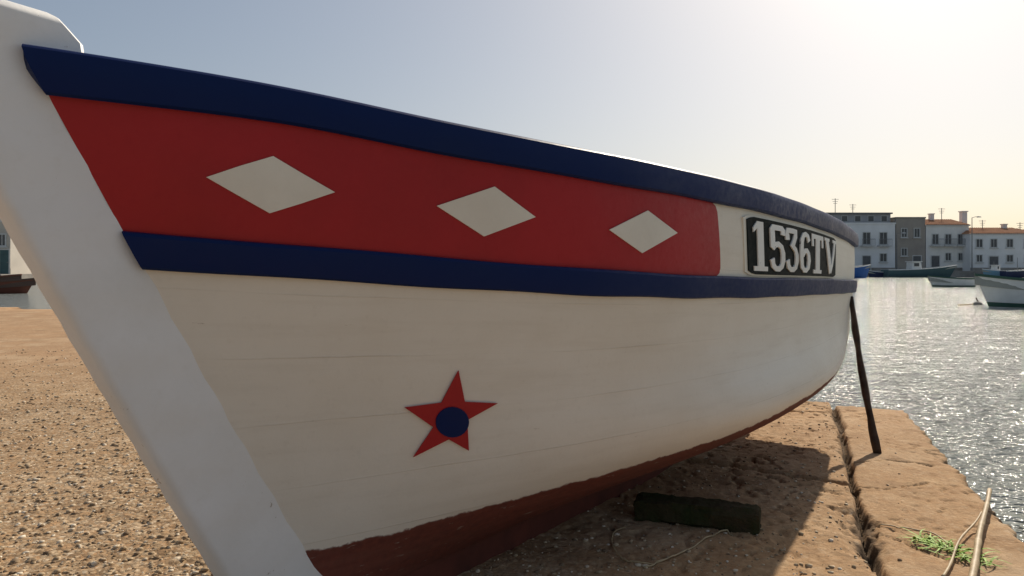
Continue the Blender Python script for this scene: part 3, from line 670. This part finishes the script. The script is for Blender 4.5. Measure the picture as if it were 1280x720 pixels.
def mboat(label,X,Y,ang,L,B,hb,hs,hullc,railc,insc,cabin=None,mast=0,motor=False,stripe=None):
    X*=BS;Y*=BS;L*=BS;B*=BS;hb*=BS;hs*=BS;rot_z=WZ
    r=thing('moored_boat',label,'boat',(X,Y,rot_z)); ca,sa=math.cos(ang),math.sin(ang)
    T=lambda a,b,z: Vector((X+ca*a-sa*b, Y+sa*a+ca*b, rot_z+z))
    n=22; S=np.linspace(0,1,n)
    wb=lambda s: B/2*min(1,(1-(1-min(1,s/.55))**2.1))*(1-.22*max(0,(s-.55)/.45)**2)
    zs=lambda s: hs+(hb-hs)*(1-s)**2.0+.04*s*s
    ax=lambda s: -L/2+L*s
    rake=lambda s,k: (1-k)*L*.12*(1-s)**3
    prof=[(0,-.25),(.45,-.22),(.80,-.05),(.92,.25),(.98,.6),(1,1)]
    vs=[];fs=[];m=len(prof)
    for sg in (1,-1):
        o=len(vs)
        for s in S:
            w=max(.02,wb(s)); z=zs(s)
            for k,(f,h) in enumerate(prof):
                zz=h*z if h>0 else h; kk=(h+.25)/1.25; vs.append(T(ax(s)+rake(s,kk),sg*w*f*(1-.35*(1-s)**2*(1-kk)),zz))
        for i in range(n-1):
            for k in range(m-1): fs.append((o+i*m+k,o+(i+1)*m+k,o+(i+1)*m+k+1,o+i*m+k+1))
    for k in range(m-1): a=(n-1)*m+k; fs.append((a,a+n*m,a+n*m+1,a+1))
    mk('hull',vs,fs,hullc,r,smooth=True,split=45)
    if stripe:
        for sg in (1,-1):
            vs=[];fs=[]
            for s in S:
                w=max(.02,wb(s)); z=zs(s)
                for (h,f) in ((.02,.842),(.16,.898)):
                    kk=(h+.25)/1.25; vs.append(T(ax(s)+rake(s,kk)-.004,sg*(w*f*(1-.35*(1-s)**2*(1-kk))+.012),h*z))
            for i in range(n-1): fs.append((2*i,2*i+1,2*i+3,2*i+2))
            mk('waterline_stripe',vs,fs,stripe,r)
    for sg in (1,-1):
        vs=[];fs=[]
        for s in S:
            w=max(.02,wb(s)); z=zs(s); a=ax(s)
            for (db,dz) in ((.025,-.07),(.03,.0),(.015,.02),(-.06,.02),(-.06,-.03)): vs.append(T(a,sg*max(.005,w+db),z+dz))
        for i in range(n-1):
            for k in range(5): fs.append((i*5+k,i*5+(k+1)%5,i*5+5+(k+1)%5,i*5+5+k))
        fs+=[tuple(range(5)),tuple((n-1)*5+k for k in range(5))]
        mk('gunwale',vs,fs,railc,r)
    vs=[];fs=[]
    for s in S:
        w=max(.01,wb(s)*.9)
        for sg in (-1,1): vs+= [T(ax(s),sg*max(.012,wb(s)-.05),zs(s)-.02),T(ax(s),sg*w,max(.12,zs(s)-.38))]
    for i in range(n-1):
        o=4*i; fs+=[(o,o+1,o+5,o+4),(o+1,o+3,o+7,o+5),(o+3,o+2,o+6,o+7)]
    mk('interior',vs,fs,insc,r)
    def bx(a0,a1,b0,b1,z0,z1):
        return MB().add([T(a,b,z) for z in (z0,z1) for a,b in ((a0,b0),(a1,b0),(a1,b1),(a0,b1))],[(0,3,2,1),(4,5,6,7),(0,1,5,4),(1,2,6,5),(2,3,7,6),(3,0,4,7)])
    for s in (.35,.62,.86):
        w=wb(s)-.06; a=ax(s); z=zs(s)-.14; bx(a-.12,a+.12,-w,w,z-.03,z).build('thwart',M['frame'],r)
    if cabin:
        c0,c1,ch=cabin; w=B*.3; z0=max(.12,zs((c0+c1)/2)-.38); a0,a1=ax(c0),ax(c1)
        mb=MB(); mb.add([T(a0,-w,z0),T(a1,-w,z0),T(a1,w,z0),T(a0,w,z0),T(a0+.25,-w*.9,z0+ch),T(a1-.05,-w*.9,z0+ch),T(a1-.05,w*.9,z0+ch),T(a0+.25,w*.9,z0+ch)],[(0,3,2,1),(4,5,6,7),(0,1,5,4),(1,2,6,5),(2,3,7,6),(3,0,4,7)])
        cb=mb.build('cabin',C_('boat white',(.84,.83,.80)),r)
        bx(a0+.05,a1+.12,-w*1.05,w*1.05,z0+ch+.003,z0+ch+.09).build('cabin_roof',railc,cb)
        for sg in (-1,1):
            bx(a0+.5,a1-.25,min(sg*w*.97,sg*w*.99),max(sg*w*.97,sg*w*.99),z0+ch*.55,z0+ch*.88).build('window',M['glass'],cb)
    if mast:
        a=ax(.48); MB().tube([T(a,0,.2),T(a,0,mast)],[.06,.03],6).build('mast',M['metal'],r)
    if motor:
        a=ax(1); mb=bx(a-.05,a+.28,-.16,.16,hs+.02,hs+.42); mb.tube([T(a+.12,0,hs+.02),T(a+.16,0,-.3)],.06,6); mb.build('outboard_motor',M['shutter'],r)
    return r
white=C_('boat white',(.84,.83,.80)); blue=C_('boat blue',(.03,.13,.42)); green=C_('boat green',(.05,.11,.08)); navy2=C_('boat navy',(.03,.04,.10)); redb=C_('boat brown red',(.17,.06,.04)); brn=C_('boat dark brown',(.10,.06,.045)); ins=C_('boat grey',(.36,.36,.32)); lblue=C_('boat light blue',(.22,.40,.52)); dteal=C_('boat dark teal',(.07,.13,.14))
def at(px,Y): return (px-640)/F*Y
mboat('bright blue fishing boat moored before the white house with grey upper floor',at(1060,84),84,math.pi+.1,5.6,2.0,1.6,1.15,blue,white,ins,cabin=(.45,.7,1.4),mast=2.6)
mboat('long dark teal workboat with white rail and small wheelhouse moored along the far quay',at(1151,93),93,math.pi-.03,9.2,2.7,1.6,.95,dteal,white,ins,cabin=(.52,.66,1.4),mast=3.0)
mboat('small pale dinghy alone on open water between the workboat and the near white boat',at(1187,46),46,.08,2.9,1.25,.72,.52,white,green,ins,stripe=green)
mboat('white open boat with green rail afloat nearest at the right edge',at(1313,21.5),21.5,-.35,3.9,1.6,1.02,.74,white,green,ins,motor=True,stripe=green)
mboat('light blue skiff with a cabin moored before the low hipped roof house',at(1243,92),92,.1,3.4,1.4,1.1,.8,lblue,white,ins,cabin=(.4,.65,1.1),mast=2.3)
mboat('dark hulled skiff with white rail moored at the far right by the quay',at(1271,90),90,math.pi+.05,3.6,1.4,1.1,.8,navy2,white,ins,mast=2.8)
mboat('dark navy dinghy lying low behind the workboat stern on the far quay',at(1096,94),94,.1,2.6,1.2,.9,.65,navy2,white,ins)
mboat('brown red boat moored across the water at the left edge',at(-12,34),34,math.pi+.12,4.0,1.5,.72,.5,redb,brn,brn)
mboat('dark brown boat moored behind the brown red boat at the left',at(-18,41),41,math.pi-.1,4.4,1.5,.85,.6,brn,redb,brn)
fx,fy=at(1222,23.5)*BS,23.5*BS
fl=thing('mooring_float','small dark mooring float with a short stick by the near white boat','float',(fx,fy,WZ))
bm=bmesh.new(); bmesh.ops.create_uvsphere(bm,u_segments=14,v_segments=10,radius=.11)
vs=[Vector((fx+v.co.x*1.5,fy+v.co.y,WZ+.03+v.co.z*.8)) for v in bm.verts]; fs=[tuple(v.index for v in f.verts) for f in bm.faces]; bm.free()
mk('float_body',vs,fs,M['shutter'],fl,smooth=True); MB().tube([(fx+.05,fy,WZ+.05),(fx-.06,fy,WZ+.26)],.018,6).build('stick',M['wood'],fl)
rp=MB().tube([(fx-.9,fy-.3,WZ+.012),(fx-.5,fy-.1,WZ+.014),(fx-.1,fy,WZ+.03)],.016,6).build('rope',M['cane'],origin=(fx,fy,WZ)); tag(rp,'floating rope end trailing from the dark mooring float','rope')
# ------------------------------------------------------------------ light, sky, camera
az=math.atan2(.52,.854); el=math.radians(36)
w=bpy.data.worlds.new('World'); SC.world=w; w.use_nodes=True; nt=w.node_tree; bg=nt.nodes['Background']
sk=nd(nt,'ShaderNodeTexSky',sky_type='NISHITA'); sk.sun_disc=False; sk.sun_elevation=el; sk.sun_rotation=az; sk.air_density=1.0; sk.dust_density=2.0; sk.ozone_density=1.0
gm=nd(nt,'ShaderNodeGamma'); gm.inputs[1].default_value=.69; nt.links.new(sk.outputs[0],gm.inputs[0])
nt.links.new(gm.outputs[0],bg.inputs['Color']); bg.inputs['Strength'].default_value=.15
sd=bpy.data.lights.new('sun','SUN'); sd.energy=4.6; sd.angle=math.radians(.55); sd.color=(1,.90,.75)
so=bpy.data.objects.new('sun',sd); COL.objects.link(so)
dirv=Vector((math.sin(az)*math.cos(el),math.cos(az)*math.cos(el),math.sin(el))); so.rotation_euler=dirv.to_track_quat('Z','Y').to_euler(); so.location=dirv*50
cd=bpy.data.cameras.new('camera'); cd.sensor_width=36; cd.lens=F/1280*36; cd.shift_y=-25/1280; cd.clip_start=.02; cd.clip_end=8000
cm=bpy.data.objects.new('camera',cd); COL.objects.link(cm); cm.location=(0,0,H); cm.rotation_euler=(math.pi/2,0,0); SC.camera=cm
